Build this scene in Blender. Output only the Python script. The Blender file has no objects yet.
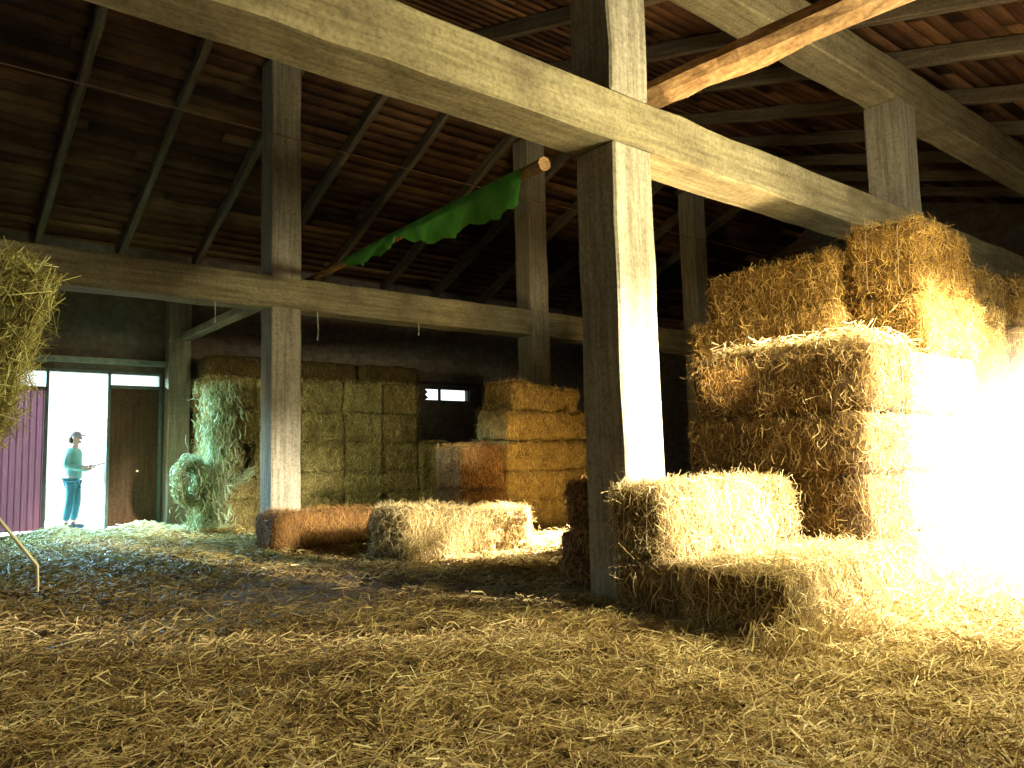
import bpy, bmesh, math, random
import numpy as np
from mathutils import Vector, Matrix, noise
random.seed(4)
C = bpy.context.scene.collection
sc = bpy.context.scene
PI = math.pi
HAZE = .16

# ------------------------------------------------------------------ nodes
def mat(name):
    m = bpy.data.materials.new(name); m.use_nodes = True
    nt = m.node_tree; b = nt.nodes['Principled BSDF']
    b.inputs['Roughness'].default_value = .9
    b.inputs['Specular IOR Level'].default_value = .15
    return m, nt, b
def N(nt, t, **kw):
    n = nt.nodes.new(t)
    for k, v in kw.items():
        if k in n.inputs: n.inputs[k].default_value = v
        else: setattr(n, k, v)
    return n
def ramp(nt, fac, stops):
    r = N(nt, 'ShaderNodeValToRGB'); e = r.color_ramp.elements
    while len(e) < len(stops): e.new(.5)
    for k, (p, c) in enumerate(stops):
        e[k].position = p; e[k].color = (*c, 1)
    nt.links.new(fac, r.inputs[0]); return r.outputs[0]
def mapped(nt, scale, coord='Object', obj_random=True):
    tc = N(nt, 'ShaderNodeTexCoord'); mp = N(nt, 'ShaderNodeMapping'); mp.inputs['Scale'].default_value = scale
    nt.links.new(tc.outputs[coord], mp.inputs['Vector'])
    if obj_random:
        oi = N(nt, 'ShaderNodeObjectInfo'); cx = N(nt, 'ShaderNodeCombineXYZ')
        mu = N(nt, 'ShaderNodeMath', operation='MULTIPLY'); mu.inputs[1].default_value = 31.
        nt.links.new(oi.outputs['Random'], mu.inputs[0])
        for k in range(3): nt.links.new(mu.outputs[0], cx.inputs[k])
        nt.links.new(cx.outputs[0], mp.inputs['Location'])
    return mp.outputs[0]
def mixc(nt, a, b, fac, mode='MIX'):
    m = N(nt, 'ShaderNodeMix', data_type='RGBA', blend_type=mode)
    for sock, v in ((m.inputs[6], a), (m.inputs[7], b)):
        if isinstance(v, tuple): sock.default_value = (*v, 1)
        else: nt.links.new(v, sock)
    if isinstance(fac, float): m.inputs[0].default_value = fac
    else: nt.links.new(fac, m.inputs[0])
    return m.outputs[2]
def noise_tex(nt, vec, scale, detail=6, rough=.6):
    n = N(nt, 'ShaderNodeTexNoise'); n.inputs['Scale'].default_value = scale
    n.inputs['Detail'].default_value = detail; n.inputs['Roughness'].default_value = rough
    nt.links.new(vec, n.inputs['Vector']); return n.outputs[0]
def bump(nt, b, h, strength, dist=.02):
    bp = N(nt, 'ShaderNodeBump'); bp.inputs['Strength'].default_value = strength; bp.inputs['Distance'].default_value = dist
    nt.links.new(h, bp.inputs['Height']); nt.links.new(bp.outputs[0], b.inputs['Normal'])

def streak_material(name, axis, c0, c1, c2, stain=(.10, .07, .04), stain_amt=.55):
    # board marks running along one axis
    m, nt, b = mat(name)
    s = [7, 7, 7]; s[axis] = .35
    v = mapped(nt, tuple(s))
    n1 = noise_tex(nt, v, 3.0, 8, .65)
    col = ramp(nt, n1, [(.25, c0), (.5, c1), (.75, c2)])
    v2 = mapped(nt, (1, 1, 1))
    n2 = noise_tex(nt, v2, 2.1, 5, .6)
    f = ramp(nt, n2, [(.42, (0, 0, 0)), (.72, (stain_amt,) * 3)])
    col = mixc(nt, col, stain, f)
    n3 = noise_tex(nt, v2, 30, 3, .7)
    f3 = ramp(nt, n3, [(.3, (.6, .6, .6)), (.6, (1, 1, 1))])
    col = mixc(nt, col, f3, 1.0, 'MULTIPLY')
    nt.links.new(col, b.inputs['Base Color'])
    bump(nt, b, n1, .6, .015)
    return m
CONC0, CONC1, CONC2 = (.14, .11, .055), (.31, .255, .125), (.45, .385, .21)
M_beam = streak_material('concrete_boards_x', 0, CONC0, CONC1, CONC2)
M_col = streak_material('concrete_boards_z', 2, (.18, .145, .085), (.36, .31, .20), (.5, .45, .32), stain_amt=.35)
M_tie = streak_material('concrete_boards_y', 1, CONC0, CONC1, CONC2)
M_rafter = streak_material('old_rafter_wood', 1, (.06, .042, .022), (.15, .115, .065), (.27, .22, .13))
M_pole = streak_material('peeled_pole_wood', 1, (.14, .07, .025), (.36, .2, .075), (.55, .35, .15))
M_wood_dark = streak_material('dark_plank', 1, (.03, .018, .01), (.08, .045, .022), (.13, .08, .04))

def make_planks_mat():
    m, nt, b = mat('roof_boards')
    at = N(nt, 'ShaderNodeAttribute', attribute_name='tone')
    col = ramp(nt, at.outputs['Fac'], [(0, (.08, .035, .015)), (.45, (.16, .076, .030)), (.8, (.26, .135, .055)), (1, (.34, .20, .09))])
    v = mapped(nt, (.5, 9, 9), obj_random=False)
    n = noise_tex(nt, v, 3, 8, .7)
    f = ramp(nt, n, [(.28, (.45, .42, .4)), (.7, (1.25, 1.2, 1.15))])
    col = mixc(nt, col, f, 1.0, 'MULTIPLY')
    v2 = mapped(nt, (1, 1, 1), obj_random=False)
    n2 = noise_tex(nt, v2, 1.1, 5, .65)
    col = mixc(nt, col, ramp(nt, n2, [(.35, (.38, .38, .38)), (.65, (1, 1, 1))]), 1.0, 'MULTIPLY')
    nt.links.new(col, b.inputs['Base Color']); bump(nt, b, n, .5, .01)
    return m
M_planks = make_planks_mat()

def straw_material(name, tint=(1, 1, 1), body=False):
    m, nt, b = mat(name)
    oi = N(nt, 'ShaderNodeObjectInfo')
    if body:
        v = mapped(nt, (16, 16, 3))
        n = noise_tex(nt, v, 4, 8, .75)
        v2 = mapped(nt, (1, 1, 1)); n2 = noise_tex(nt, v2, 5, 5, .6)
        col = ramp(nt, n, [(.3, (.07, .045, .017)), (.5, (.27, .19, .08)), (.72, (.52, .41, .20))])
        col = mixc(nt, col, ramp(nt, n2, [(.3, (.5, .5, .5)), (.6, (1, 1, 1))]), 1.0, 'MULTIPLY')
        bump(nt, b, n, 1.0, .05)
    else:
        at = N(nt, 'ShaderNodeAttribute', attribute_name='tone')
        col = ramp(nt, at.outputs['Fac'], [(0, (.16, .105, .045)), (.3, (.36, .26, .11)), (.65, (.56, .45, .22)), (.9, (.72, .62, .37)), (1, (.85, .77, .52))])
    col = mixc(nt, col, oi.outputs['Color'], 1.0, 'MULTIPLY')
    col = mixc(nt, col, tint, 1.0, 'MULTIPLY')
    nt.links.new(col, b.inputs['Base Color'])
    b.inputs['Roughness'].default_value = .6 if not body else .95
    if not body:
        tr = N(nt, 'ShaderNodeBsdfTranslucent'); nt.links.new(col, tr.inputs[0])
        ms = N(nt, 'ShaderNodeMixShader'); ms.inputs[0].default_value = .25
        nt.links.new(b.outputs[0], ms.inputs[1]); nt.links.new(tr.outputs[0], ms.inputs[2])
        nt.links.new(ms.outputs[0], nt.nodes['Material Output'].inputs[0])
    return m
M_straw = straw_material('straw_stalks'); M_body = straw_material('pressed_straw', body=True)

def plain(name, col, rough=.8, noise_amt=.25, scale=8, metallic=0):
    m, nt, b = mat(name)
    n = noise_tex(nt, mapped(nt, (1, 1, 1)), scale, 5)
    lo = tuple(x * (1 - noise_amt) for x in col); hi = tuple(min(1, x * (1 + noise_amt)) for x in col)
    nt.links.new(ramp(nt, n, [(.3, lo), (.7, hi)]), b.inputs['Base Color'])
    b.inputs['Roughness'].default_value = rough; b.inputs['Metallic'].default_value = metallic
    return m

# ------------------------------------------------------------------ mesh helpers
def link(o, parent=None):
    C.objects.link(o)
    if parent: o.parent = parent
    return o
def obj(name, bm, m, parent=None, loc=(0, 0, 0), smooth=False):
    me = bpy.data.meshes.new(name); bm.to_mesh(me); bm.free()
    if smooth: me.polygons.foreach_set('use_smooth', [True] * len(me.polygons))
    o = bpy.data.objects.new(name, me); me.materials.append(m); o.location = loc
    return link(o, parent)
def tag(o, label, cat, group=None, kind=None):
    o['label'] = label; o['category'] = cat
    if group: o['group'] = group
    if kind: o['kind'] = kind
    return o
def struct(o, label=None, cat=None):
    o['kind'] = 'structure'
    if label: o['label'] = label; o['category'] = cat
    return o
def add_box(bm, x0, x1, y0, y1, z0, z1):
    vs = [bm.verts.new((x, y, z)) for x in (x0, x1) for y in (y0, y1) for z in (z0, z1)]
    for f in ((0, 1, 3, 2), (4, 6, 7, 5), (0, 4, 5, 1), (2, 3, 7, 6), (0, 2, 6, 4), (1, 5, 7, 3)):
        bm.faces.new([vs[i] for i in f])
    return vs
def rough_box(x0, x1, y0, y1, z0, z1, seg=.25, amp=.006, bev=.012, seed=0):
    # a cast or sawn member: chamfered edges and slightly uneven faces
    bm = bmesh.new(); add_box(bm, x0, x1, y0, y1, z0, z1)
    bmesh.ops.bevel(bm, geom=list(bm.edges), offset=bev, segments=1, affect='EDGES')
    L = (x1 - x0, y1 - y0, z1 - z0); ax = L.index(max(L))
    n = max(1, int(L[ax] / seg)); lo = (x0, y0, z0)[ax]
    nv = [0, 0, 0]; nv[ax] = 1
    for k in range(1, n):
        co = [0, 0, 0]; co[ax] = lo + L[ax] * k / n
        bmesh.ops.bisect_plane(bm, geom=list(bm.verts) + list(bm.edges) + list(bm.faces), plane_co=co, plane_no=nv)
    for v in bm.verts:
        d = noise.noise_vector(v.co * 2.3 + Vector((seed * 7.1, 0, 0))); d[ax] *= .2
        v.co += d * amp * 2
    bmesh.ops.recalc_face_normals(bm, faces=bm.faces)
    return bm
def add_tube(bm, pts, rad, n=8, wob=0):
    pts = [Vector(p) for p in pts]; rings = []
    for i, p in enumerate(pts):
        t = (pts[min(i + 1, len(pts) - 1)] - pts[max(i - 1, 0)]).normalized()
        u = t.cross(Vector((0, 0, 1)));
        if u.length < .05: u = t.cross(Vector((1, 0, 0)))
        u.normalize(); w = t.cross(u)
        r = rad[i] if isinstance(rad, (list, tuple)) else rad
        rings.append([bm.verts.new(p + (u * math.cos(a) + w * math.sin(a)) * r * (1 + wob * random.uniform(-1, 1))) for a in [2 * PI * k / n for k in range(n)]])
    for a, b in zip(rings, rings[1:]):
        for k in range(n): bm.faces.new((a[k], a[(k + 1) % n], b[(k + 1) % n], b[k]))
    bm.faces.new(rings[0]); bm.faces.new(rings[-1][::-1])
    bmesh.ops.recalc_face_normals(bm, faces=bm.faces)

def fibre_arrays(P, D, Nn, L, W, rng, bend=.25):
    # ribbons: three cross sections; P base centre, D direction, Nn surface normal
    n = len(P)
    D = D / (np.linalg.norm(D, axis=1, keepdims=True) + 1e-9)
    S = np.cross(D, Nn + rng.normal(0, .5, (n, 3))); S /= (np.linalg.norm(S, axis=1, keepdims=True) + 1e-9)
    B = rng.normal(0, 1, (n, 3)); B -= D * (B * D).sum(1, keepdims=True)
    L = L[:, None]; W = W[:, None]
    mid = P + D * L * .5 + B * L * bend * .12; tip = P + D * L + B * L * -bend * .1
    V = np.stack([P - S * W * .5, P + S * W * .5, mid - S * W * .5, mid + S * W * .5, tip - S * W * .35, tip + S * W * .35], 1)
    F = np.array([[0, 1, 3, 2], [2, 3, 5, 4]])
    return V.reshape(-1, 3), (F[None] + (np.arange(n) * 6)[:, None, None]).reshape(-1, 4)
def build_mesh(name, V, F, tone, mi, mats):
    me = bpy.data.meshes.new(name)
    me.vertices.add(len(V)); me.vertices.foreach_set('co', V.astype(np.float32).ravel())
    me.loops.add(len(F) * 4); me.loops.foreach_set('vertex_index', F.astype(np.int32).ravel())
    me.polygons.add(len(F)); me.polygons.foreach_set('loop_start', np.arange(len(F), dtype=np.int32) * 4)
    me.polygons.foreach_set('material_index', mi.astype(np.int32))
    for m in mats: me.materials.append(m)
    a = me.attributes.new('tone', 'FLOAT', 'POINT'); a.data.foreach_set('value', tone.astype(np.float32))
    me.update(calc_edges=True); return me

# ------------------------------------------------------------------ straw bales
def fbm(p, s):
    return noise.fractal(Vector(p) * s, 1.0, 2.0, 3)
_cache = {}
def bale_mesh(L, W, H, n, seed, loose=1.0, droop=0.0):
    key = (round(L, 2), round(W, 2), round(H, 2), n, seed, loose)
    if key in _cache: return _cache[key]
    rng = np.random.default_rng(seed * 13 + 5)
    bm = bmesh.new(); add_box(bm, -L / 2, L / 2, -W / 2, W / 2, 0, H)
    for ax, (lo, ln) in enumerate(((-L / 2, L), (-W / 2, W), (0, H))):
        k = max(3, int(ln / .07)); nv = [0, 0, 0]; nv[ax] = 1
        for i in range(1, k):
            co = [0, 0, 0]; co[ax] = lo + ln * i / k
            bmesh.ops.bisect_plane(bm, geom=list(bm.verts) + list(bm.edges) + list(bm.faces), plane_co=co, plane_no=nv)
    off = Vector((seed * 3.7, seed * 1.9, 0))
    R = .07
    for v in bm.verts:
        c = v.co.copy(); c.z -= H / 2
        h = Vector((L / 2, W / 2, H / 2)); q = Vector((max(-h.x + R, min(h.x - R, c.x)), max(-h.y + R, min(h.y - R, c.y)), max(-h.z + R, min(h.z - R, c.z))))
        d = c - q
        if d.length > 1e-6:
            d.normalize(); c = q + d * R
            a = fbm(v.co + off, 4.0) * .028 + noise.noise((v.co + off) * 11) * .012
            # flakes: the slices a bale is pressed from, across its length
            a += .010 * math.sin(v.co.x / .105 + 2 * noise.noise(v.co * 2 + off))
            # two strings bite into the long faces
            for s in (-.22, .22):
                a -= .022 * math.exp(-((v.co.y - s * W) / .03) ** 2) * (1 if abs(d.z) > .5 or abs(d.x) > .5 else 0)
            c += d * a
        c.z += H / 2
        v.co = c
    bm.normal_update()
    bV = np.array([v.co[:] for v in bm.verts])
    for i, v in enumerate(bm.verts): v.index = i
    bF = np.array([[v.index for v in f.verts] for f in bm.faces])
    cen = np.array([f.calc_center_median()[:] for f in bm.faces]); nor = np.array([f.normal[:] for f in bm.faces]); ar = np.array([f.calc_area() for f in bm.faces])
    flip = ((cen - np.array([0, 0, H / 2])) * nor).sum(1) < 0; nor[flip] *= -1
    bm.free()
    ar = ar * np.where(nor[:, 2] < -.6, .05, 1)
    idx = rng.choice(len(cen), n, p=ar / ar.sum())
    P = cen[idx] + rng.normal(0, .025, (n, 3)); Nn = nor[idx]
    P = P - Nn * (rng.random((n, 1)) * .02)
    D = rng.normal(0, 1, (n, 3)); side = np.abs(Nn[:, 2]) < .5
    D[side, 2] *= 2.0; D[:, 0] *= .75
    D -= Nn * (D * Nn).sum(1, keepdims=True); D /= np.linalg.norm(D, axis=1, keepdims=True)
    lift = np.abs(rng.normal(0, .28, (n, 1))) * loose; wild = rng.random((n, 1)) < .07 * loose
    D = D + Nn * np.where(wild, rng.random((n, 1)) * 2.2, lift)
    Ls = rng.uniform(.05, .17, n); Ws = rng.uniform(.0022, .0058, n) * (1.0 if n > 4000 else 1.6) * (.75 if n > 20000 else 1)
    P = P - D * (Ls[:, None] * .35)
    sV, sF = fibre_arrays(P, D, Nn, Ls, Ws, rng, 1.2)
    clump = np.array([noise.noise(Vector(p) * 6 + off) for p in P[:]]) * .35
    tn = np.clip(rng.beta(2, 2, n) * .8 + .12 + clump, 0, 1)
    V = np.concatenate([bV, sV]); F = np.concatenate([bF, sF + len(bV)])
    tone = np.concatenate([np.full(len(bV), .3), np.repeat(tn, 6)])
    mi = np.concatenate([np.zeros(len(bF)), np.ones(len(sF))])
    me = build_mesh('straw_bale', V, F, tone, mi, [M_body, M_straw])
    _cache[key] = me
    return me
M_twine = plain('baling_twine', (.55, .42, .22), .7)
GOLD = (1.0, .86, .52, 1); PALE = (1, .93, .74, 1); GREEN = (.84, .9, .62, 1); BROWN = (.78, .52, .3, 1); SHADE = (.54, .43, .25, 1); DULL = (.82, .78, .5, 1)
def bale(x0, x1, y0, y1, z0, z1, label, group, tint=GOLD, n=2500, seed=1, along=None, tilt=(0, 0, 0), loose=1.0, name='straw_bale', cat='bale'):
    dx, dy, H = x1 - x0, y1 - y0, z1 - z0
    rz = tilt[2]
    if along is None: along = 'x' if dx >= dy else 'y'
    L, W = (dx, dy) if along == 'x' else (dy, dx)
    if along == 'y': rz += PI / 2
    me = bale_mesh(L - .01, W - .01, H, n, seed, loose)
    o = bpy.data.objects.new(name, me); o.location = ((x0 + x1) / 2, (y0 + y1) / 2, z0)
    o.rotation_euler = (tilt[0], tilt[1], rz); o.color = tint
    link(o); tag(o, label, cat, group)
    if n >= 8000:
        for sy in (-.22, .22):
            bt = bmesh.new(); y = sy * W; a, h = L / 2 - .005, H
            add_tube(bt, [(-a + .06, y, .0), (-a, y + .01, .07), (-a, y - .01, h - .07), (-a + .06, y, h - .008), (0, y + .012, h - .012), (a - .06, y, h - .008), (a, y, h - .07), (a, y + .01, .07), (a - .06, y, .0)], .0035, 5)
            obj('twine', bt, M_twine, o)
    return o

# ------------------------------------------------------------------ room shell
YB = 15.4; YR = 9.6; ZR = 7.32; YE = .4; SB = math.tan(math.radians(22.5)); SF = math.tan(math.radians(16.5))
X0, X1, YF = -5.5, 19.5, -3.2
TH = .22
def roof_z(y): return ZR + .2 - (SB * (y - YR) if y > YR else SF * (YR - y))
def roof(name, ya, yb, label):
    s = abs(yb - ya); n = int(s / .19); V = []; F = []; T = []
    rng = random.Random(7 if yb > YR else 11)
    for k in range(n):
        a = ya + (yb - ya) * k / n; b = ya + (yb - ya) * (k + 1) / n
        g = (b - a) * .03; x = X0 - .3 - rng.random() * 2
        while x < X1 + .3:
            ln = rng.choice((2.73, 4.1, 4.1, 5.46)); x2 = x + ln
            t = min(1, max(0, rng.gauss(.42, .24))); dz = rng.uniform(0, .012)
            b0 = len(V)
            for xx in (x + .004, x2 - .004):
                for yy in (a + g, b - g):
                    for zz in (0, .025):
                        V.append((xx, yy, roof_z(yy) + zz + dz))
            T += [t] * 8
            for f in ((0, 1, 3, 2), (4, 6, 7, 5), (0, 4, 5, 1), (2, 3, 7, 6), (0, 2, 6, 4), (1, 5, 7, 3)): F.append([b0 + i for i in f])
            x = x2
    # roof covering above the boards keeps the daylight out
    b0 = len(V)
    for xx in (X0 - .4, X1 + .4):
        for yy in (ya, yb):
            for zz in (.045, .10): V.append((xx, yy, roof_z(yy) + zz))
    T += [0] * 8
    for f in ((0, 1, 3, 2), (4, 6, 7, 5), (0, 4, 5, 1), (2, 3, 7, 6), (0, 2, 6, 4), (1, 5, 7, 3)): F.append([b0 + i for i in f])
    me = build_mesh(name, np.array(V), np.array(F), np.array(T), np.zeros(len(F)), [M_planks])
    o = link(bpy.data.objects.new(name, me)); o['kind'] = 'structure'; return o
roof('ceiling', YR, YB + .5, ''); roof('ceiling', YE - .15, YR, '')

# floor: packed earth and old straw, with bare damp concrete patches
m, nt, b = mat('barn_floor')
v = mapped(nt, (1, 1, 1), obj_random=False)
n1 = noise_tex(nt, v, 1.3, 8, .65); n2 = noise_tex(nt, v, 22, 8, .75)
vv = mapped(nt, (1, 2.2, 1), obj_random=False); n3 = noise_tex(nt, vv, .45, 4, .5)
c1 = ramp(nt, n2, [(.3, (.06, .035, .018)), (.55, (.17, .105, .05)), (.75, (.34, .24, .11))])
wet = ramp(nt, n3, [(.50, (0, 0, 0)), (.60, (1, 1, 1))])
c1 = mixc(nt, c1, (.13, .12, .11), wet); nt.links.new(c1, b.inputs['Base Color'])
rr = N(nt, 'ShaderNodeMapRange'); rr.inputs[3].default_value = .9; rr.inputs[4].default_value = .38
nt.links.new(wet, rr.inputs[0]); nt.links.new(rr.outputs[0], b.inputs['Roughness']); b.inputs['Specular IOR Level'].default_value = .4
bump(nt, b, n2, .7, .02)
bm = bmesh.new(); add_box(bm, X0, X1, YF, YB + .2, -.3, -.10); struct(obj('floor', bm, m))
bm = bmesh.new(); add_box(bm, X0 - 20, X1 + 20, YB + .2, YB + 45, -.25, -.02)
struct(tag(obj('yard_ground', bm, plain('pale_yard', (.75, .75, .72))), 'pale sunlit yard outside the open back doorway', 'ground', kind='structure'))
bm = bmesh.new(); add_box(bm, X0 - 20, X1 + 20, YF - 45, YF, -.25, -.02)
struct(tag(obj('yard_ground', bm, bpy.data.materials['pale_yard']), 'pale sunlit yard before the open barn front', 'ground', kind='structure'))

# back wall with doorway, transom strip and small window
m, nt, b = mat('rendered_wall')
v = mapped(nt, (1, 1, 1), obj_random=False)
br = N(nt, 'ShaderNodeTexBrick'); br.inputs['Scale'].default_value = 2.4; br.inputs['Color1'].default_value = (.13, .085, .05, 1); br.inputs['Color2'].default_value = (.2, .135, .085, 1); br.inputs['Mortar'].default_value = (.16, .13, .1, 1)
mp = N(nt, 'ShaderNodeMapping'); mp.inputs['Rotation'].default_value = (PI / 2, 0, 0); nt.links.new(v, mp.inputs[0]); nt.links.new(mp.outputs[0], br.inputs[0])
n = noise_tex(nt, v, 1.0, 7, .65); c = mixc(nt, br.outputs[0], (.17, .17, .13), ramp(nt, n, [(.4, (0, 0, 0)), (.6, (.8, .8, .8))]))
n2 = noise_tex(nt, v, 9, 5); c = mixc(nt, c, ramp(nt, n2, [(.3, (.6, .6, .6)), (.65, (1, 1, 1))]), 1.0, 'MULTIPLY')
nt.links.new(c, b.inputs['Base Color']); bump(nt, b, n2, .5, .02)
M_wall = m
def wall_with_holes(name, y0, y1, z1, holes):
    bm = bmesh.new()
    xs = sorted({X0 - .2, X1 + .2, *[h[0] for h in holes], *[h[1] for h in holes]})
    for a, b_ in zip(xs, xs[1:]):
        hs = sorted([(h[2], h[3]) for h in holes if h[0] <= a and h[1] >= b_]); z = 0
        for lo, hi in hs:
            if lo > z: add_box(bm, a, b_, y0, y1, z, lo)
            z = hi
        add_box(bm, a, b_, y0, y1, z, z1)
    return struct(obj(name, bm, M_wall))
wall_with_holes('wall_back', YB, YB + .22, 6.1, [(1.5, 4.15, 0, 2.79), (10.02, 11.33, 2.47, 2.78)])
wall_with_holes('wall_front', YE - .2, YE, 4.72, [(4.42, 12.5, 0, 2.86), (-.2, 1.7, 0, 1.95)])  # unseen wall, openings shaped to bound the sun beam and limit sky light
for nm, xa in (('wall_right', X1),):
    bm = bmesh.new(); xb = xa + .2
    prof = [(YE - .2, 0), (YE - .2, roof_z(YE) + .0), (YR, roof_z(YR)), (YB + .22, roof_z(YB)), (YB + .22, 0)]
    A = [bm.verts.new((xa, y, z)) for y, z in prof]; B = [bm.verts.new((xb, y, z)) for y, z in prof]
    bm.faces.new(A); bm.faces.new(B[::-1])
    for i in range(5): bm.faces.new((A[i], B[i], B[(i + 1) % 5], A[(i + 1) % 5]))
    bmesh.ops.recalc_face_normals(bm, faces=bm.faces); struct(obj(nm, bm, M_wall))
bm = bmesh.new()
for ya, yb, za, zb in ((YE - .2, 6.2, 0, 4.7), (6.2, 8.8, 0, 1.4), (6.2, 8.8, 3.4, 4.7), (8.8, YB + .2, 0, 4.7)): add_box(bm, X0 - .2, X0, ya, yb, za, zb)  # unseen wall, opening added so the fill lamp reaches the back stack
A_ = [(YE - .2, 4.7), (YB + .2, 4.7), (YB + .2, roof_z(YB + .2)), (YR, roof_z(YR)), (YE - .2, roof_z(YE - .2))]
fa = [bm.verts.new((X0, y, z)) for y, z in A_]; fb = [bm.verts.new((X0 - .2, y, z)) for y, z in A_]; bm.faces.new(fa); bm.faces.new(fb[::-1])
struct(obj('wall_left', bm, M_wall))
# lintel ledge and door framing
M_steel = plain('weathered_steel', (.16, .2, .17), .6)
bm = bmesh.new(); add_box(bm, 1.2, 4.25, YB - .10, YB, 2.93, 3.03); struct(obj('trim_1', bm, plain('lintel_plaster', (.26, .30, .24))))
bm = bmesh.new()
for x in (1.5, 2.27, 3.24, 4.11): add_box(bm, x, x + .05, YB - .02, YB + .1, 0, 2.79)
add_box(bm, 1.5, 2.3, YB - .02, YB + .1, 2.44, 2.49); add_box(bm, 3.27, 4.15, YB - .02, YB + .1, 2.50, 2.56); add_box(bm, 1.5, 4.16, YB - .02, YB + .1, 2.76, 2.81)
struct(obj('trim_2', bm, M_steel))
# ribbed leaf, its mauve colour put in to imitate magenta lens flare
m = plain('flare_tinted_metal', (.36, .15, .20), .5, .12, 3)
nt = m.node_tree; b = nt.nodes['Principled BSDF']; tr = N(nt, 'ShaderNodeBsdfTranslucent'); tr.inputs[0].default_value = (.62, .25, .33, 1); ms = N(nt, 'ShaderNodeMixShader'); ms.inputs[0].default_value = .04
nt.links.new(b.outputs[0], ms.inputs[1]); nt.links.new(tr.outputs[0], ms.inputs[2]); nt.links.new(ms.outputs[0], nt.nodes['Material Output'].inputs[0])
bm = bmesh.new(); x = 1.55; prof = []
while x < 2.26:
    prof += [(x, 0), (x + .025, 0), (x + .035, -.022), (x + .06, -.022), (x + .07, 0)]; x += .095
prof = [p for p in prof if p[0] <= 2.27] + [(2.27, 0)]
ra = [[bm.verts.new((px, YB + .03 + py, z)) for px, py in prof] for z in (.04, 2.44)]
for i in range(len(prof) - 1): bm.faces.new((ra[0][i], ra[0][i + 1], ra[1][i + 1], ra[1][i]))
d1 = struct(obj('door_1', bm, m), 'ribbed metal door leaf with painted-in mauve flare left of open doorway', 'door')
bm = bmesh.new(); add_box(bm, 1.49, 1.52, -.07, -.03, -.12, .12); add_box(bm, 1.485, 1.53, -.045, -.02, -.15, -.12); add_box(bm, 1.485, 1.53, -.045, -.02, .12, .15)
obj('door_handle', bm, M_steel, d1, (0.08, YB + .03, 1.1))
# brown leaf
bm = bmesh.new(); add_box(bm, 3.29, 4.11, YB + .01, YB + .05, .03, 2.52)
for z in (.1, 1.2, 2.36): add_box(bm, 3.31, 4.09, YB - .01, YB + .01, z, z + .08)
d2 = struct(obj('door_2', bm, streak_material('brown_door_boards', 2, (.07, .035, .02), (.15, .075, .04), (.2, .12, .06))), 'dark brown door leaf right of open doorway', 'door')
bm = bmesh.new(); add_tube(bm, [(3.75, YB - .02, 1.0), (3.75, YB - .07, 1.0)], .018); obj('door_knob', bm, plain('worn_brass', (.7, .6, .35), .4, metallic=.6), d2)
# small window
bm = bmesh.new()
for a in ((10.02, 10.05, 2.47, 2.78), (10.44, 10.49, 2.47, 2.78), (11.30, 11.33, 2.47, 2.78)): add_box(bm, a[0], a[1], YB + .03, YB + .09, a[2], a[3])
add_box(bm, 10.02, 11.33, YB + .03, YB + .09, 2.47, 2.495); add_box(bm, 10.02, 11.33, YB + .03, YB + .09, 2.755, 2.78)
vs = [bm.verts.new(p) for p in ((10.05, YB + .05, 2.495), (10.15, YB + .05, 2.55), (10.06, YB + .05, 2.62), (10.13, YB + .05, 2.68), (10.05, YB + .05, 2.755))]
bm.faces.new(vs)
struct(obj('window_1', bm, plain('dark_frame', (.05, .045, .04))), 'low wide window high in dark back wall', 'window')
bm = bmesh.new(); add_box(bm, 9.7, 11.9, YB - .1, YB, 2.86, 2.92); add_box(bm, 11.55, 11.62, YB - .08, YB, 2.3, 2.86); struct(obj('trim_3', bm, bpy.data.materials['dark_frame']))
# wall pier beside the doors
bm = rough_box(4.2, 4.6, YB - .3, YB, 0, 4.9, .4, seed=9); tag(obj('concrete_pier', bm, M_col), 'concrete pier against the back wall right of the brown door', 'pier', kind='structure')

# ------------------------------------------------------------------ columns, beams, rafters
GX = [-.66, 4.24, 9.15, 14.05]
def column(x, y, z0, z1, label, seed):
    bm = rough_box(-.22, .22, 0, .42, 0 if z0 else -.1, z1 - z0, .3, .006, .018, seed)
    return tag(obj('concrete_column', bm, M_col, loc=(x + .22, y, z0)), label, 'column', kind='structure')
B1Z = (3.40, 3.80); B2Z = (5.15, 5.62); BBZ = (3.26, 3.72)
column(4.22, 3.85, 0, B1Z[0], 'thick concrete column in the centre, brightly sunlit on one face, behind stepped bales', 1)
column(4.22, 3.85, B1Z[1], B2Z[0], 'short upper post rising from the near beam above the central column', 2)
column(9.16, 3.85, 0, B1Z[0], 'concrete column hidden behind the tall right bale stack', 3)
column(9.16, 3.85, B1Z[1], B2Z[0], 'short upper post between the two near beams above the right bale stack', 4)
column(4.29, 10.5, 0, 7.0, 'tall pale concrete column left of centre standing behind low brown bale', 5)
column(9.15, 10.5, 0, 7.0, 'concrete column rising behind the golden bale stack in the middle', 6)
column(14.05, 10.5, 0, 7.0, 'dim far concrete column seen just right of the central column', 7)
def beamx(x0, x1, y, d, z0, z1, label, seed):
    bm = rough_box(0, x1 - x0, 0, d, 0, z1 - z0, .35, .008, .015, seed)
    return tag(obj('concrete_beam', bm, M_beam, loc=(x0, y, z0)), label, 'beam', kind='structure')
beamx(X0, X1, 3.85, .42, *B1Z, 'long near concrete beam crossing the picture over the central column', 1)
beamx(X0, X1, 3.85, .40, *B2Z, 'upper concrete beam under the roof at top right', 2)
beamx(X0, X1, 10.5, .40, *BBZ, 'farther concrete beam crossing at mid height behind the near one', 3)
beamx(X0, X1, YR - .15, .3, ZR - .1, ZR + .1, 'ridge timber along the top of the roof', 4)
bm = rough_box(-.09, .09, 0, YB - 10.9, 0, .15, .3, .006, .015, 5)
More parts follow.
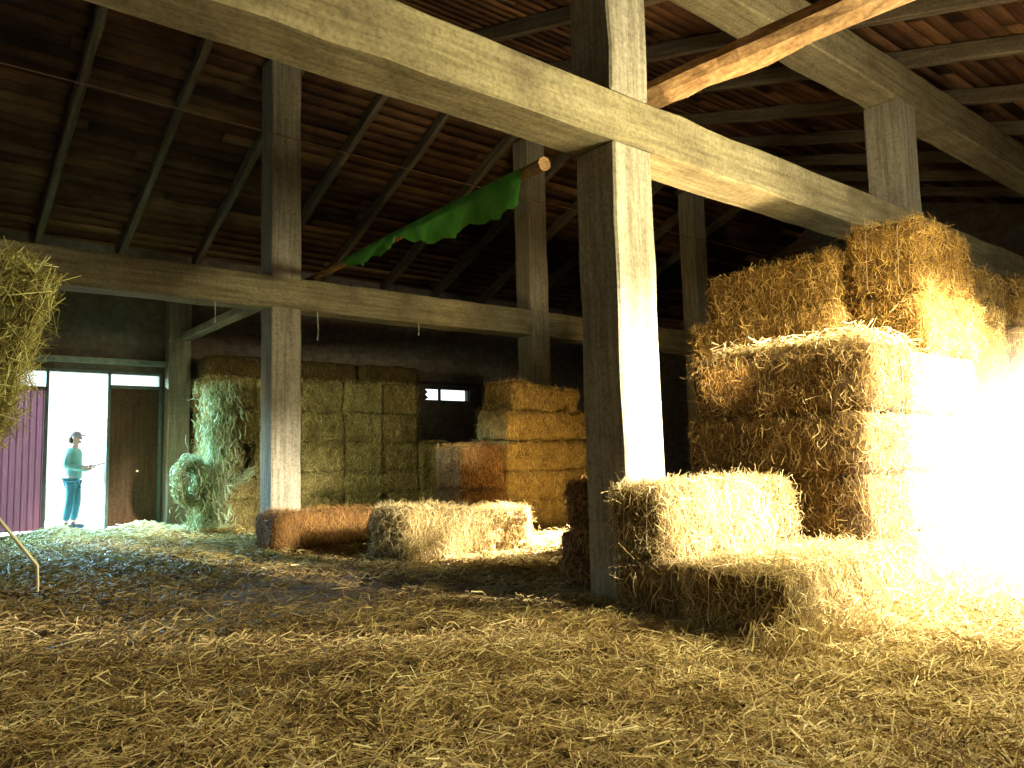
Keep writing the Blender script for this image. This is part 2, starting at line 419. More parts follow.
tag(obj('tie_beam', bm, M_tie, loc=(4.5, 10.9, 3.42)), 'short concrete tie running from the far beam back to the wall pier', 'beam', kind='structure')
def rafter(x, ya, yb, label, seed):
    za, zb = roof_z(ya) - .005, roof_z(yb) - .005
    bm = rough_box(-.055, .055, 0, math.hypot(yb - ya, zb - za), -.2, 0, .4, .010, .012, seed)
    o = obj('wooden_rafter', bm, M_rafter, loc=(x, ya, za)); o.rotation_euler = (math.atan2(zb - za, yb - ya), 0, 0)
    return tag(o, label, 'rafter', kind='structure')
ordn = ['first', 'second', 'third', 'fourth', 'fifth', 'sixth', 'seventh', 'eighth', 'ninth', 'tenth', 'eleventh', 'twelfth']
xs = [2.06, 3.39, 4.74, 6.18, 7.42, 8.9, 10.3, 11.7, 13.1, 14.6, 16.0]
for i, x in enumerate(xs): rafter(x, YR + .17, YB + .1, 'rough rafter under the far dark roof slope, %s counted from the left' % ordn[i], i)
fx = [4.9, 6.5, 8.02, 9.46, 11.13, 12.8, 14.46, 16.0, 17.6]
for i, x in enumerate(fx): rafter(x, YE - .1, YR - .17, 'rough rafter under the near roof slope above the upper beam, %s from the left' % ordn[i], i + 20)

# ------------------------------------------------------------------ poles, tarp, wires
def pole(name, pts, rad, label, m=M_pole, n=9):
    bm = bmesh.new(); p0 = Vector(pts[0]); pts = [Vector(p) - p0 for p in pts]
    full = []; rr = []
    for i, (a, b_) in enumerate(zip(pts, pts[1:])):
        for k in range(6): full.append(a.lerp(b_, k / 6) + Vector((random.uniform(-.008, .008),) * 3)); rr.append(rad[i] + (rad[i + 1] - rad[i]) * k / 6)
    full.append(pts[-1]); rr.append(rad[-1])
    add_tube(bm, full, rr, n, .12)
    return tag(obj(name, bm, m, loc=p0, smooth=False), label, 'pole')
pole('wooden_pole', [(5.02, 10.95, 3.80), (4.48, 7.4, 3.56), (3.98, 4.36, 3.31)], [.045, .05, .055], 'long thin wooden pole sloping across between the two beams with green cloth below')
pole('wooden_pole', [(4.83, 4.02, 3.96), (5.12, 3.1, 4.09), (5.70, 1.2, 4.36)], [.11, .13, .13], 'thick lit wooden pole at top right lying over the near beam')
pole('wooden_pole', [(4.84, 4.9, 3.98), (5.12, 3.75, 4.12)], [.07, .07], 'short dark pole lying beside the thick lit one behind the upper post', M_wood_dark)
# green cloth
m, nt, b = mat('green_cloth')
n = noise_tex(nt, mapped(nt, (1, 1, 1)), 5, 4); c = ramp(nt, n, [(.3, (.05, .20, .02)), (.7, (.11, .34, .035))]); nt.links.new(c, b.inputs['Base Color'])
tr = N(nt, 'ShaderNodeBsdfTranslucent'); nt.links.new(c, tr.inputs[0]); ms = N(nt, 'ShaderNodeMixShader'); ms.inputs[0].default_value = .4
nt.links.new(b.outputs[0], ms.inputs[1]); nt.links.new(tr.outputs[0], ms.inputs[2]); nt.links.new(ms.outputs[0], nt.nodes['Material Output'].inputs[0])
def pole_at(y):
    return Vector((5.02 - .54 * (10.95 - y) / 3.55, y, 3.80 - .24 * (10.95 - y) / 3.55)) if y > 7.4 else Vector((4.48 - .50 * (7.4 - y) / 3.04, y, 3.56 - .25 * (7.4 - y) / 3.04))
bm = bmesh.new(); prev = None; K = 48
for k in range(K + 1):
    y = 9.1 + (4.62 - 9.1) * k / K; t = k / K
    d = .06 + .14 * math.sin(PI * min(1, t / .42)) ** .8 if t < .42 else (.05 + .27 * min(1, (t - .42) / .2) ** .8)
    d += .02 * math.sin(k * 1.9); p = pole_at(y); row = []
    for j in range(6):
        s = j / 5; row.append(bm.verts.new((p.x - .075 + .05 * math.sin(k * .7 + j * .6) * s, y + .03 * math.sin(k * .9) * s, p.z + .02 - d * s)))
    if prev:
        for j in range(5): bm.faces.new((prev[j], row[j], row[j + 1], prev[j + 1]))
    prev = row
tag(obj('green_cloth', bm, m, smooth=True), 'torn green cloth hanging from the thin pole between the beams', 'cloth')
M_wire = plain('rusty_wire', (.30, .17, .09), .6)
def wire(a, b_, sag, label, r=.008):
    bm = bmesh.new(); a = Vector(a); b_ = Vector(b_); pts = []
    for k in range(25):
        t = k / 24; p = a.lerp(b_, t) - a; p.z -= sag * 4 * t * (1 - t) * (1 + .15 * math.sin(t * 17)); pts.append(p)
    add_tube(bm, pts, r, 5); return tag(obj('wire', bm, M_wire, loc=a), label, 'wire')
wire((X0, 8.0, 4.72), (X1, 8.0, 4.85), .12, 'thin rusty wire strung across under the far roof slope')
for x, ln, lb in ((3.5, .30, 'short string hanging under the far beam left of the pale column'), (4.99, .42, 'short string hanging under the far beam just right of the pale column'), (6.74, .2, 'short string hanging under the far beam midway to the golden stack')):
    bm = bmesh.new(); add_tube(bm, [(0, 0, 0), (.01, 0, -ln * .6), (.0, 0, -ln)], [.008, .006, .012], 5); tag(obj('hanging_string', bm, plain('twine', (.5, .48, .4)), loc=(x, 10.52, BBZ[0])), lb, 'string')

# ------------------------------------------------------------------ bales
G1 = 'stepped bales in front of the central column'
bale(3.83, 5.5, 2.38, 3.1, -.14, .35, 'nearest low straw bale on the floor, sunlit on its right side', G1, PALE, 11000, 1)
bale(4.0, 5.64, 3.36, 3.83, .33, .81, 'sunlit straw bale resting against the central column, upper of the stepped pile', G1, PALE, 12000, 2)
bale(4.0, 5.64, 3.12, 3.83, -.14, .33, 'shadowed straw bale under the sunlit one against the central column', G1, PALE, 6000, 3)
bale(4.40, 5.3, 4.33, 4.80, -.04, .42, 'dark lower bale behind the central column, just left of it', G1, BROWN, 4000, 4)
bale(4.43, 5.25, 4.35, 4.76, .42, .83, 'dark upper bale behind the central column, just left of it', G1, BROWN, 4000, 5, tilt=(0, 0, .04))
# lower tier of the right stack
G2 = 'tall right hand stack'
rows = [(-.14, .33, 'bottom'), (.33, .83, 'second'), (.83, 1.31, 'third'), (1.31, 1.84, 'fourth')]
cols = [(5.75, 6.5, 'left outer'), (6.5, 7.25, 'second'), (7.25, 8.0, 'third')]
for ci, (xa, xb, cn) in enumerate(cols):
    for ri, (za, zb, rn) in enumerate(rows):
        dy = [.0, .06, .02, -.03][ri] + ci * .03; dx = [0, .03, .0, .02][ri] if ci == 0 else 0
        if ci == 0:
            lb = ['bottom bale at the near left corner of the tall right stack', 'second bale up, shadowed long side, at the left corner of the right stack',
                  'third bale up, shadowed long side, at the left corner of the right stack', 'long shadowed bale whose sunlit top makes the ledge of the right stack'][ri]
        else: lb = 'glaring sunlit bale end in the right stack, %s column from its left corner, %s row' % (cn, rn)
        bale(xa + dx, xb + dx * .2, 2.8 + dy, 4.45 + dy, za, zb, lb, G2, SHADE if ci == 0 else PALE, 9000 if ci == 0 else 5000, 6 + (ri + ci) % 3, along='y', tilt=(0, 0, (0.012 if ri % 2 else -.01)))  # SHADE tint darkens the corner bales to imitate their shadow side
# upper tier, set back on the ledge
for (xa, xb, ya, yb, za, zb, lb, sd, ti) in [
    (6.85, 8.15, 2.84, 3.46, 2.38, 3.02, 'topmost bale of the right stack, loose golden straw at its corner', 2, (0, 0, .05)),
    (6.9, 8.15, 2.80, 3.44, 1.84, 2.38, 'sunlit bale just under the topmost one of the right stack', 1, (0, 0, -.02)),
    (6.72, 7.45, 3.48, 5.12, 1.84, 2.34, 'golden bale lying on the ledge of the right stack, lower of two', 7, (0, 0, .02)),
    (6.80, 7.5, 3.50, 4.95, 2.34, 2.86, 'golden bale under the near beam, upper of two on the ledge', 8, (0, 0, -.03)),
    (7.55, 8.2, 3.5, 5.1, 1.84, 2.8, 'big golden bale behind the upper tier of the right stack', 6, (0, 0, 0))]:
    bale(xa, xb, ya, yb, za, zb, lb, G2, (1, .76, .36, 1), 9000, sd, tilt=ti, loose=2.0)
for ri, (za, zb) in enumerate([(-.1, .5), (.5, 1.1), (1.1, 1.75), (1.75, 2.38), (2.38, 2.95)]):
    bale(8.35, 9.95, 3.25 - .02 * ri, 3.80, za, zb, 'bale at the right picture edge behind the tall stack, %s from the floor' % ordn[ri], 'stack at the right picture edge', GOLD if ri > 1 else PALE, 6000, 1 + ri % 3, tilt=(0, 0, .02 * (ri % 2)))
    bale(9.98, 11.5, 3.0 + .05 * (ri % 2), 3.75, za, zb, 'bale beyond the right picture edge stack, %s from the floor, farther right' % ordn[ri], 'stack at the right picture edge', GOLD if ri > 1 else PALE, 3000, 2 + ri % 2)
# middle: low bales in front of the pale column
G3 = 'low bales on the floor in the middle'
bale(3.85, 5.35, 9.35, 10.0, -.05, .42, 'low reddish brown bale at the foot of the pale column', G3, BROWN, 5000, 3, loose=.8)
bale(5.2, 5.95, 8.7, 9.28, -.12, .38, 'small dark bale between the brown bale and the sunlit one', G3, BROWN, 3000, 4)
bale(4.36, 5.35, 7.2, 7.9, -.06, .50, 'left half of the broken sunlit bale in the middle of the floor', G3, PALE, 9000, 5, tilt=(0, .05, .1), loose=1.8)
bale(5.36, 6.18, 7.2, 7.8, -.08, .44, 'right half of the broken sunlit bale, glaring white', G3, PALE, 9000, 6, tilt=(0, -.02, -.06), loose=1.8)
# golden middle stack
G4 = 'golden stack behind the central column'
for (xa, xb, ya, yb, za, zb, lb, sd, ti) in [
    (6.45, 7.3, 9.0, 9.7, -.05, .62, 'dull bale on the floor left of the golden stack, lower of two', 1, (0, 0, 0)),
    (6.47, 7.28, 9.03, 9.7, .62, 1.24, 'dull bale left of the golden stack, upper of two', 2, (0, 0, .03)),
    (7.28, 8.95, 8.95, 9.7, -.05, .42, 'bottom bale of the golden stack behind the central column', 3, (0, 0, 0)),
    (7.24, 8.93, 8.95, 9.7, .42, .86, 'second bale up in the golden stack behind the central column', 4, (0, 0, .01)),
    (7.28, 8.95, 8.95, 9.7, .86, 1.30, 'third bale up in the golden stack behind the central column', 5, (0, 0, -.01)),
    (7.22, 8.98, 8.9, 9.7, 1.33, 1.76, 'fourth bale up in the golden stack behind the central column', 7, (0, .0, .02)),
    (7.36, 8.75, 8.95, 9.7, 1.72, 2.16, 'topmost slumped bale of the golden stack in the middle', 8, (0, .10, .0))]:
    bale(xa, xb, ya, yb, za, zb, lb, G4, BROWN if xa < 7 else GOLD, 5000, sd, tilt=ti, loose=1.3)
# long stack against the back wall
G5 = 'greenish hay stack against the back wall'
zz = [-.08, .44, .88, 1.44, 2.02, 2.62]; rown = ['bottom', 'second', 'third', 'fourth', 'top']
xx = [4.52, 5.35, 6.22, 7.1, 7.95, 8.8, 9.6]
for ri in range(5):
    for ci in range(6):
        if ri > 2 and ci == 5: continue
        y = 13.75 + random.uniform(-.04, .05)
        if ci == 0 and ri == 2: xa = xx[0]; xb = xx[1] - .22
        elif ci == 1 and ri == 2: xa = xx[1] - .02; xb = xx[2]
        else: xa, xb = xx[ci], xx[ci + 1]
        bale(xa, xb, y, y + .95, zz[ri], zz[ri + 1], 'greenish hay bale in the back wall stack, %s row, %s from the left' % (rown[ri], ordn[ci]), G5, GREEN if ci < 4 else DULL, 3000, 1 + (ri * 3 + ci) % 8, along='x' if (xb - xa) > .95 else 'y')
for ci in range(3):
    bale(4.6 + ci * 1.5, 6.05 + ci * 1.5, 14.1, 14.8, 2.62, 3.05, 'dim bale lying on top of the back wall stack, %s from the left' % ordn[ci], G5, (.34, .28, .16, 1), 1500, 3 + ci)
# left edge pile
G6 = 'pile at the left picture edge'
bale(-1.34, .28, 2.62, 3.3, 1.29, 1.86, 'shaggy greenish bale jutting in at the left picture edge, top of its pile', G6, (.84, .95, .58, 1), 26000, 2, tilt=(0, .30, .03), loose=2.2)
bale(-1.75, .0, 2.65, 3.35, .55, 1.22, 'bale under the shaggy one at the left picture edge', G6, DULL, 5000, 3)
bale(-1.35, .15, 2.65, 3.35, -.08, .55, 'bottom bale of the pile at the left picture edge', G6, DULL, 5000, 4)

# ------------------------------------------------------------------ loose straw
def relief(x, y):
    return -.085 + .035 * noise.noise((x * 1.1, y * 1.1, 0)) + .03 * noise.noise((x * 3.1, y * 3.1, 5)) + .02 * noise.noise((x * 8, y * 8, 9))
def thin(x, y):   # where the straw is trodden away
    a = math.exp(-(((x - 2.9) / 2.2) ** 2 + ((y - 6.6) / 2.3) ** 2)) * 1.0
    return min(1, a + .35 * max(0, noise.noise((x * .8, y * .8, 3))))
def litter(name, n, area, label, width=1.0, hump=0., seed=0, tint=PALE, keep=None, lens=(.05, .2), base=True):
    rng = np.random.default_rng(seed); V = []; P = []; Nn = []; x0, x1, y0, y1 = area
    while len(P) < n:
        x = rng.uniform(x0, x1); y = y0 + (y1 - y0) * rng.random() ** 1.5
        if keep and rng.random() > keep(x, y): continue
        P.append((x, y, max(-.096, relief(x, y) + .045 * (1 - thin(x, y)) + rng.random() * .035)))
    P = np.array(P); n = len(P)
    yaw = rng.normal(.25, 1.0, n); D = np.stack([np.cos(yaw), np.sin(yaw), rng.normal(0, .22, n)], 1)
    Nn = np.tile([0, 0, 1.], (n, 1)) + rng.normal(0, .35, (n, 3))
    far = np.clip(P[:, 1] / 4, 1, 2.4)
    Ls = rng.uniform(*lens, n) * np.where(rng.random(n) < .05, 1.9, 1); Ws = rng.uniform(.003, .0075, n) * far * width
    sV, sF = fibre_arrays(P - D * (Ls[:, None] * .5), D, Nn, Ls, Ws, rng, .9)
    sV[:, 2] = np.maximum(sV[:, 2], -.098)
    cl = np.array([noise.noise((p[0] * 2.2, p[1] * 2.2, 4)) + .6 * noise.noise((p[0] * 7, p[1] * 7, 1)) for p in P]) * .3
    tn = np.clip(rng.beta(2, 2.2, n) + cl + np.array([-.28 * thin(p[0], p[1]) for p in P]), 0, 1)
    me = build_mesh(name, sV, sF, np.repeat(tn, 6), np.zeros(len(sF)), [M_straw])
    o = link(bpy.data.objects.new(name, me)); o.color = tint
    tag(o, label, 'straw', kind='stuff'); return o
def dens(x, y):
    if x < y * .08 - .7 or x > 4.2 + y * 3.2: return 0
    return max(.05, 1 - .9 * thin(x, y))
litter('loose_straw', 150000, (-.9, 8.5, .9, 8.5), 'loose golden straw strewn thickly over the near barn floor', seed=3, keep=dens)
litter('loose_straw', 26000, (-.5, 9.5, 8.3, 14.6), 'thin scattered straw over the far floor by the doorway', seed=5, tint=DULL, keep=lambda x, y: 1 - .5 * thin(x, y), lens=(.06, .2))
# matted layer under the stalks
m, nt, b = mat('matted_straw')
v = mapped(nt, (1, 1, 1), obj_random=False); n = noise_tex(nt, v, 26, 8, .8); n2 = noise_tex(nt, v, 2.5, 6, .6)
c = ramp(nt, n, [(.3, (.05, .032, .013)), (.5, (.16, .105, .045)), (.72, (.36, .26, .12))]); c = mixc(nt, c, ramp(nt, n2, [(.3, (.45, .42, .4)), (.6, (1, 1, 1))]), 1.0, 'MULTIPLY')
nt.links.new(c, b.inputs['Base Color']); bump(nt, b, n, 1, .05)
bm = bmesh.new(); nx, ny = 120, 150; g = []
for j in range(ny + 1):
    for i in range(nx + 1):
        x = X0 + .1 + (15 - X0) * i / nx; y = YF + .2 + (YB - YF - .3) * j / ny
        g.append(bm.verts.new((x, y, relief(x, y) + .03 * (1 - 2.3 * thin(x, y)))))
for j in range(ny):
    for i in range(nx): bm.faces.new((g[j * (nx + 1) + i], g[j * (nx + 1) + i + 1], g[(j + 1) * (nx + 1) + i + 1], g[(j + 1) * (nx + 1) + i]))
tag(obj('matted_straw', bm, m, smooth=True), 'trodden brown mat of chaff and straw covering the barn floor', 'straw', kind='stuff')

def tuft(name, base, spread, n, seed, label, lens=(.1, .35), tint=PALE, shape=None, w=1.0, cat='straw'):
    rng = np.random.default_rng(seed); P = []; D = []
    for _ in range(n):
        p, d = shape(rng); P.append(p); D.append(d)
    P = np.array(P); D = np.array(D); Ls = rng.uniform(*lens, n)
    sV, sF = fibre_arrays(P - D / np.linalg.norm(D, axis=1, keepdims=True) * Ls[:, None] * .5, D, rng.normal(0, 1, (n, 3)), Ls, rng.uniform(.006, .014, n) * w, rng, 1.1)
    sV[:, 2] = np.maximum(sV[:, 2], -.09 - base[2])
    me = build_mesh(name, sV, sF, np.repeat(np.clip(rng.beta(2, 2, n) + .1, 0, 1), 6), np.zeros(len(sF)), [M_straw])
    o = link(bpy.data.objects.new(name, me)); o.location = base; o.color = tint; tag(o, label, cat, kind='stuff'); return o
# slumped hay at the left end of the back stack: a trunk, a curled loop and a skirt
def slump(rng):
    r = rng.random()
    if r < .34:
        a = rng.uniform(-.4, 2 * PI - .4); rr = .25 + rng.normal(0, .035); z = .86 + math.sin(a) * rr * 1.3; x = -.28 + math.cos(a) * rr * .75
        return (x, rng.normal(0, .08), z), (-math.sin(a) + rng.normal(0, .4), rng.normal(0, .3), math.cos(a) + rng.normal(0, .4))
    if r < .6:
        z = rng.uniform(0, 1.1); return (.05 + rng.normal(0, .13 + .10 * max(0, .5 - z)), rng.normal(0, .15), z), (rng.normal(0, .4), rng.normal(0, .3), 1)
    if r < .74:
        t = rng.random(); return (.15 + .6 * t, rng.normal(0, .06), .35 + .62 * t ** .5 + rng.normal(0, .03)), (1, rng.normal(0, .3), .8 + rng.normal(0, .4))
    z = rng.uniform(.9, 2.5); return (.22 + rng.normal(0, .14), rng.normal(0, .12), z), (rng.normal(0, .35), rng.normal(0, .3), 1)
tuft('slumped_hay', (4.42, 13.62, -.05), 0, 9000, 8, 'pale torn hay, bluish door light put in its tint, with a curled loop at the left end of the back stack', (.08, .26), (.55, .8, .78, 1), slump, 1.5, 'hay')  # bluish tint imitates daylight from the door
def mound(rng):
    x = rng.uniform(-1.6, 1.3); y = rng.normal(0, .45); h = .13 * math.exp(-(y / .5) ** 2) * (1 + .5 * math.sin(x * 5)); return (x, y, rng.random() * max(.02, h)), (1, rng.normal(0, 1), rng.normal(0, .3))
tuft('straw_drift', (3.3, 14.5, -.05), 0, 9000, 9, 'drift of straw tinted with bluish daylight along the threshold of the doorway', (.06, .2), (.85, .95, .95, 1), mound, 1.4)  # cool tint stands in for doorway light on the straw
def spill(rng):
    x = rng.uniform(-.75, .75); y = rng.normal(0, .3); return (x, y, abs(rng.normal(0, .05)) + .01), (1, rng.normal(0, 1), rng.normal(0, .25))
tuft('spilled_straw', (6.75, 7.35, -.05), 0, 4500, 10, 'glaring sunlit patch of spilled straw right of the broken bale', (.06, .2), PALE, spill, 1.2)
def ledge(rng):
    x = rng.uniform(-.45, .45); y = rng.uniform(-.1, 1.3); return (x, y, abs(rng.normal(0, .05)) + .01), (rng.normal(0, 1), rng.normal(0, 1), rng.normal(.15, .3))
tuft('spilled_straw', (6.3, 2.95, 1.86), 0, 2500, 12, 'loose straw lying on the ledge of the right stack', (.06, .22), PALE, ledge, .8)
def skirt(rng):
    x = rng.uniform(-.5, 3.3); y = rng.normal(0, .10); return (x, y, abs(rng.normal(0, .08))), (rng.normal(0, .6), rng.normal(-.4, .4), rng.normal(.6, .5))
tuft('spilled_straw', (4.1, 2.32, -.05), 0, 5000, 13, 'loose straw fallen along the foot of the nearest bale', (.06, .22), PALE, skirt, .7)
# tall stalk leaning at the left edge
bm = bmesh.new(); add_tube(bm, [(-.36, .14, .45), (-.10, .0, .19), (-.003, 0, .05), (.0, 0, .0), (.0, 0, -.02)], [.004, .005, .005, .004, .003], 5)
tag(obj('straw_stalk', bm, plain('dry_stalk', (.75, .66, .38)), loc=(.365, 2.5, .70)), 'long bent straw stalk poking into view low at the left picture edge', 'straw')

# ------------------------------------------------------------------ person in the doorway
def skin_mesh(name, nodes, edges, m, parent=None, loc=(0, 0, 0), sub=2):
    me = bpy.data.meshes.new(name); me.from_pydata([n[:3] for n in nodes], edges, [])
    o = bpy.data.objects.new(name, me); link(o, parent); o.location = loc
    s = o.modifiers.new('s', 'SKIN'); s.use_smooth_shade = True
    for i, n_ in enumerate(nodes):
        r = n_[3]; me.skin_vertices[0].data[i].radius = r if isinstance(r, tuple) else (r, r)
    me.skin_vertices[0].data[0].use_root = True
    su = o.modifiers.new('u', 'SUBSURF'); su.levels = sub; su.render_levels = sub
    bpy.context.view_layer.update()
    ev = o.evaluated_get(bpy.context.evaluated_depsgraph_get()); nm = bpy.data.meshes.new_from_object(ev); nm.materials.clear(); nm.materials.append(m)
    o.modifiers.clear(); o.data = nm; nm.name = name
    nm.polygons.foreach_set('use_smooth', [True] * len(nm.polygons)); return o
M_skin = plain('skin', (.62, .42, .33), .6, .05); M_jacket = plain('teal_jacket', (.20, .47, .42), .8, .15, 12); M_trouser = plain('teal_trousers', (.05, .17, .20), .8, .15); M_boot = plain('dark_boots', (.05, .1, .13), .6); M_cap = plain('grey_cap', (.36, .36, .38), .8)
pr = bpy.data.objects.new('person', None); link(pr); pr.location = (2.86, 16.1, -.02); pr.rotation_euler = (0, 0, math.radians(-28))
tag(pr, 'person in a teal jacket and cap standing in profile in the bright doorway', 'person')
# faces +x in its own frame
body = [(0, 0, .95, (.13, .10)), (.0, 0, 1.15, (.115, .10)), (-.01, 0, 1.36, (.14, .11)), (.0, 0, 1.47, .055), (.02, 0, 1.55, .055), (.025, 0, 1.66, (.088, .075)), (.02, 0, 1.73, (.065, .06)),
        (-.01, .17, 1.41, .055), (-.05, .21, 1.16, .042), (.16, .17, 1.07, .034), (.26, .13, 1.09, .028),
        (-.01, -.17, 1.41, .055), (-.06, -.21, 1.15, .042), (.17, -.17, 1.10, .034), (.27, -.14, 1.12, .028),
        (.0, .09, .88, .085), (.03, .10, .50, .058), (-.02, .10, .10, .042), (.11, .11, .03, .035),
        (.0, -.09, .88, .085), (-.02, -.10, .50, .058), (-.08, -.10, .10, .042), (.05, -.11, .03, .035)]
be = [(0, 1), (1, 2), (2, 3), (3, 4), (4, 5), (5, 6), (2, 7), (7, 8), (8, 9), (9, 10), (2, 11), (11, 12), (12, 13), (13, 14), (0, 15), (15, 16), (16, 17), (17, 18), (0, 19), (19, 20), (20, 21), (21, 22)]
skin_mesh('body', body, be, M_skin, pr)
for nm, c, sz in (('nose', (.112, 0, 1.645), (.026, .014, .022)), ('chin', (.085, 0, 1.575), (.035, .038, .024)), ('ear', (.01, .078, 1.645), (.02, .014, .03)), ('ear', (.01, -.078, 1.645), (.02, .014, .03)), ('eye', (.098, .03, 1.665), (.012, .012, .008)), ('eye', (.098, -.03, 1.665), (.012, .012, .008))):
    bm = bmesh.new(); bmesh.ops.create_uvsphere(bm, u_segments=8, v_segments=6, radius=1, matrix=Matrix.Translation(c) @ Matrix.Diagonal((*sz, 1)))
    obj(nm, bm, M_skin if nm != 'eye' else M_boot, pr, smooth=True)
for s in (1, -1):   # fingers closing on the phone
    for k in range(4):
        y = s * (.135 if s > 0 else .145); add = (k - 1.5) * .02
        bm = bmesh.new(); add_tube(bm, [(.25, y * .95 + add, 1.09 + (.03 if s < 0 else 0)), (.30, y * .85 + add, 1.10 + (.03 if s < 0 else 0)), (.335 - abs(add) * .3, y * .75 + add, 1.12 + (.03 if s < 0 else 0))], [.011, .010, .008], 6); obj('finger', bm, M_skin, pr)
    bm = bmesh.new(); add_tube(bm, [(.24, y * .8, 1.10), (.27, y * .55, 1.13), (.30, y * .5, 1.14)], [.012, .011, .009], 6); obj('thumb', bm, M_skin, pr)
skin_mesh('jacket', [(0, 0, .86, (.165, .155)), (-.005, 0, 1.0, (.16, .15)), (-.01, 0, 1.2, (.155, .15)), (-.02, 0, 1.38, (.16, .15)), (-.015, 0, 1.49, (.085, .09)), (-.01, .18, 1.40, .085), (-.06, .23, 1.16, .072), (.12, .19, 1.08, .058), (.19, .16, 1.075, .05), (-.01, -.18, 1.40, .085), (-.07, -.23, 1.15, .072), (.12, -.19, 1.10, .058), (.20, -.16, 1.105, .05)],
          [(0, 1), (1, 2), (2, 3), (3, 4), (3, 5), (5, 6), (6, 7), (7, 8), (3, 9), (9, 10), (10, 11), (11, 12)], M_jacket, pr)
skin_mesh('trousers', [(0, 0, .93, (.135, .13)), (.0, .09, .84, .098), (.03, .10, .50, .074), (-.02, .10, .14, .062), (.0, -.09, .84, .098), (-.02, -.10, .50, .074), (-.08, -.10, .14, .062)], [(0, 1), (1, 2), (2, 3), (0, 4), (4, 5), (5, 6)], M_trouser, pr)
for s, x in ((1, -.02), (-1, -.08)):
    skin_mesh('boot', [(x, s * .10, .16, .058), (x, s * .10, .06, .052), (x + .11, s * .11, .045, .045), (x + .19, s * .115, .04, .035)], [(0, 1), (1, 2), (2, 3)], M_boot, pr, sub=1)
bm = bmesh.new(); bmesh.ops.create_uvsphere(bm, u_segments=16, v_segments=10, radius=1, matrix=Matrix.Translation((.012, 0, 1.70)) @ Matrix.Diagonal((.108, .092, .075, 1)))
bmesh.ops.create_uvsphere(bm, u_segments=12, v_segments=6, radius=1, matrix=Matrix.Translation((.115, 0, 1.695)) @ Matrix.Diagonal((.085, .07, .012, 1)))
obj('cap', bm, M_cap, pr, smooth=True)
bm = bmesh.new(); bmesh.ops.create_uvsphere(bm, u_segments=12, v_segments=8, radius=1, matrix=Matrix.Translation((-.04, 0, 1.62)) @ Matrix.Diagonal((.06, .078, .075, 1))); obj('hair', bm, plain('dark_hair', (.06, .04, .03)), pr, smooth=True)
bm = bmesh.new(); add_box(bm, -.035, .22, -.04, .04, -.006, .006); bmesh.ops.bevel(bm, geom=list(bm.edges), offset=.004, segments=2, affect='EDGES')
ph = tag(obj('slim_tablet', bm, plain('dark_plastic', (.05, .07, .07), .4)), 'slim dark device held out in the hands of the person', 'device')
R = pr.rotation_euler.to_matrix(); ph.location = Vector(pr.location) + R @ Vector((.30, 0, 1.125)); ph.rotation_euler = (0, -.25, pr.rotation_euler.z)

# scatter volume added to imitate camera glare over the right side
m = bpy.data.materials.new('glare_volume'); m.use_nodes = True; nt = m.node_tree; nt.nodes.remove(nt.nodes['Principled BSDF'])
vs_ = N(nt, 'ShaderNodeVolumeScatter'); vs_.inputs['Density'].default_value = HAZE; vs_.inputs['Color'].default_value = (1, .95, .85, 1); vs_.inputs['Anisotropy'].default_value = .1
nt.links.new(vs_.outputs[0], nt.nodes['Material Output'].inputs['Volume'])
tc = N(nt, 'ShaderNodeTexCoord'); ln = N(nt, 'ShaderNodeVectorMath', operation='LENGTH'); nt.links.new(tc.outputs['Object'], ln.inputs[0])
mr = N(nt, 'ShaderNodeMapRange', interpolation_type='SMOOTHSTEP'); mr.inputs[1].default_value = 1.0; mr.inputs[2].default_value = .1; mr.inputs[3].default_value = 0; mr.inputs[4].default_value = HAZE
nt.links.new(ln.outputs['Value'], mr.inputs[0]); nt.links.new(mr.outputs[0], vs_.inputs['Density'])
bm = bmesh.new(); bmesh.ops.create_icosphere(bm, subdivisions=3, radius=1)
hz = tag(obj('glare_haze', bm, m, loc=(8.3, 1.8, .65)), 'added haze imitating camera glare around the right hand bales', 'haze', kind='stuff'); hz.scale = (3.7, 1.9, 1.55)

# ------------------------------------------------------------------ light
w = bpy.data.worlds.new('World'); sc.world = w; w.use_nodes = True
bg = w.node_tree.nodes['Background']; bg.inputs[0].default_value = (.90, 1.0, 1.0, 1); bg.inputs[1].default_value = 1.6
def lamp(kind, name, loc, target, energy, col, **kw):
    l = bpy.data.lights.new(name, kind); l.energy = energy; l.color = col
    for k, v_ in kw.items(): setattr(l, k, v_)
    o = bpy.data.objects.new(name, l); link(o); o.location = loc
    o.rotation_euler = (Vector(target) - Vector(loc)).to_track_quat('-Z', 'Y').to_euler(); return o
lamp('SPOT', 'sunlight_spot', (6.3, -8, 4.2), (7.4, 3.0, 1.0), 58000, (1, .95, .86), spot_size=math.radians(34), spot_blend=.15, shadow_soft_size=.6)
lamp('SPOT', 'side_fill_spot', (9.6, -.5, 2.6), (7.1, 2.8, .5), 34000, (1, .95, .86), spot_size=math.radians(48), spot_blend=.8, shadow_soft_size=.3)  # added spot, brightens the right stack towards the picture edge
lamp('SPOT', 'sunlight_gap', (15.5, 5.6, 4.4), (6.5, 7.3, .1), 260000, (1, .93, .82), spot_size=math.radians(9), spot_blend=.7, shadow_soft_size=.08)
lamp('SPOT', 'straw_bounce', (7.0, 7.2, .25), (8.2, 9.0, 1.3), 260, (1, .74, .32), spot_size=math.radians(80), spot_blend=.8, shadow_soft_size=.15)  # added spot standing in for light bounced off the sunlit straw
lamp('SPOT', 'beam_bounce', (5.2, 4.06, .6), (5.6, 4.06, 3.4), 1000, (1, .78, .48), spot_size=math.radians(46), spot_blend=.35, shadow_soft_size=.1)  # added hidden spot imitating floor bounce under the near beam
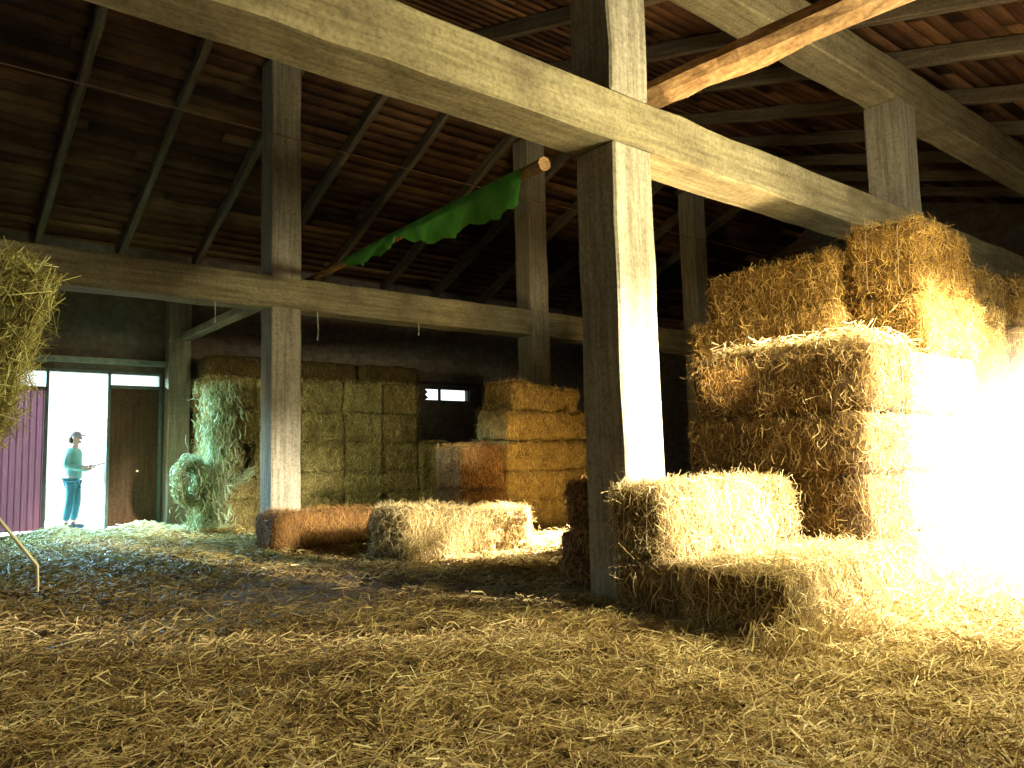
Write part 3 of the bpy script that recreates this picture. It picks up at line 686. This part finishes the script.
lamp('SPOT', 'door_sunlight', (-1.6, 19.7, 3.6), (3.9, 14.0, 0), 22000, (.45, .84, 1.0), spot_size=math.radians(40), spot_blend=.5, shadow_soft_size=.3)
lamp('SPOT', 'doorway_skylight', (2.76, YB - .03, 2.62), (3.3, 13.2, 0), 3800, (.34, .72, 1.0), spot_size=math.radians(88), spot_blend=.8, shadow_soft_size=.1)
lamp('AREA', 'door_daylight', (2.4, 19.5, 1.9), (2.9, 12, .6), 400, (.84, .97, 1.0), shape='RECTANGLE', size=4.5, size_y=3.4)
lamp('SPOT', 'back_stack_fill', (X0 - .4, 7.4, 2.5), (6.0, 13.8, 1.0), 6500, (.95, 1.0, .70), spot_size=math.radians(23), spot_blend=.9, shadow_soft_size=.4)  # added fill spot for the back hay stack
lamp('AREA', 'near_floor_fill', (5.4, .75, 2.9), (2.2, 3.2, .0), 320, (1, .94, .56), shape='RECTANGLE', size=1.6, size_y=.8)  # added area fill inside the barn for the near floor
lamp('AREA', 'far_beam_fill', (5.6, .7, 2.7), (3.2, 10.5, 3.5), 240, (1, .92, .66), shape='RECTANGLE', size=1.4, size_y=.6)  # added weak area fill for the far column and beam
# ------------------------------------------------------------------ camera
f = 778.
Xc = Vector((951, 52, f)).normalized(); Yc = Vector((-641, 94, f)); Yc = (Yc - Xc * Xc.dot(Yc)).normalized(); Zc = Xc.cross(Yc)
# rows: world axes in image axes (right, down, forward)
right = Vector((Xc.x, Yc.x, Zc.x)); down = Vector((Xc.y, Yc.y, Zc.y)); fwd = Vector((Xc.z, Yc.z, Zc.z))
cd = bpy.data.cameras.new('camera'); cam = bpy.data.objects.new('camera', cd); link(cam)
cd.sensor_width = 36; cd.lens = f / 1024 * 36; cd.clip_start = .02
Mx = Matrix((right, -down, -fwd)).transposed().to_4x4(); Mx.translation = Vector((0, 0, 1.0)); cam.matrix_world = Mx
sc.camera = cam
sc.view_settings.view_transform = 'Standard'; sc.view_settings.look = 'Medium High Contrast' if False else 'None'
sc.view_settings.exposure = 0
sc.cycles.max_bounces = 6; sc.cycles.diffuse_bounces = 4; sc.cycles.transparent_max_bounces = 4
sc.cycles.sample_clamp_indirect = 6; sc.cycles.use_denoising = True
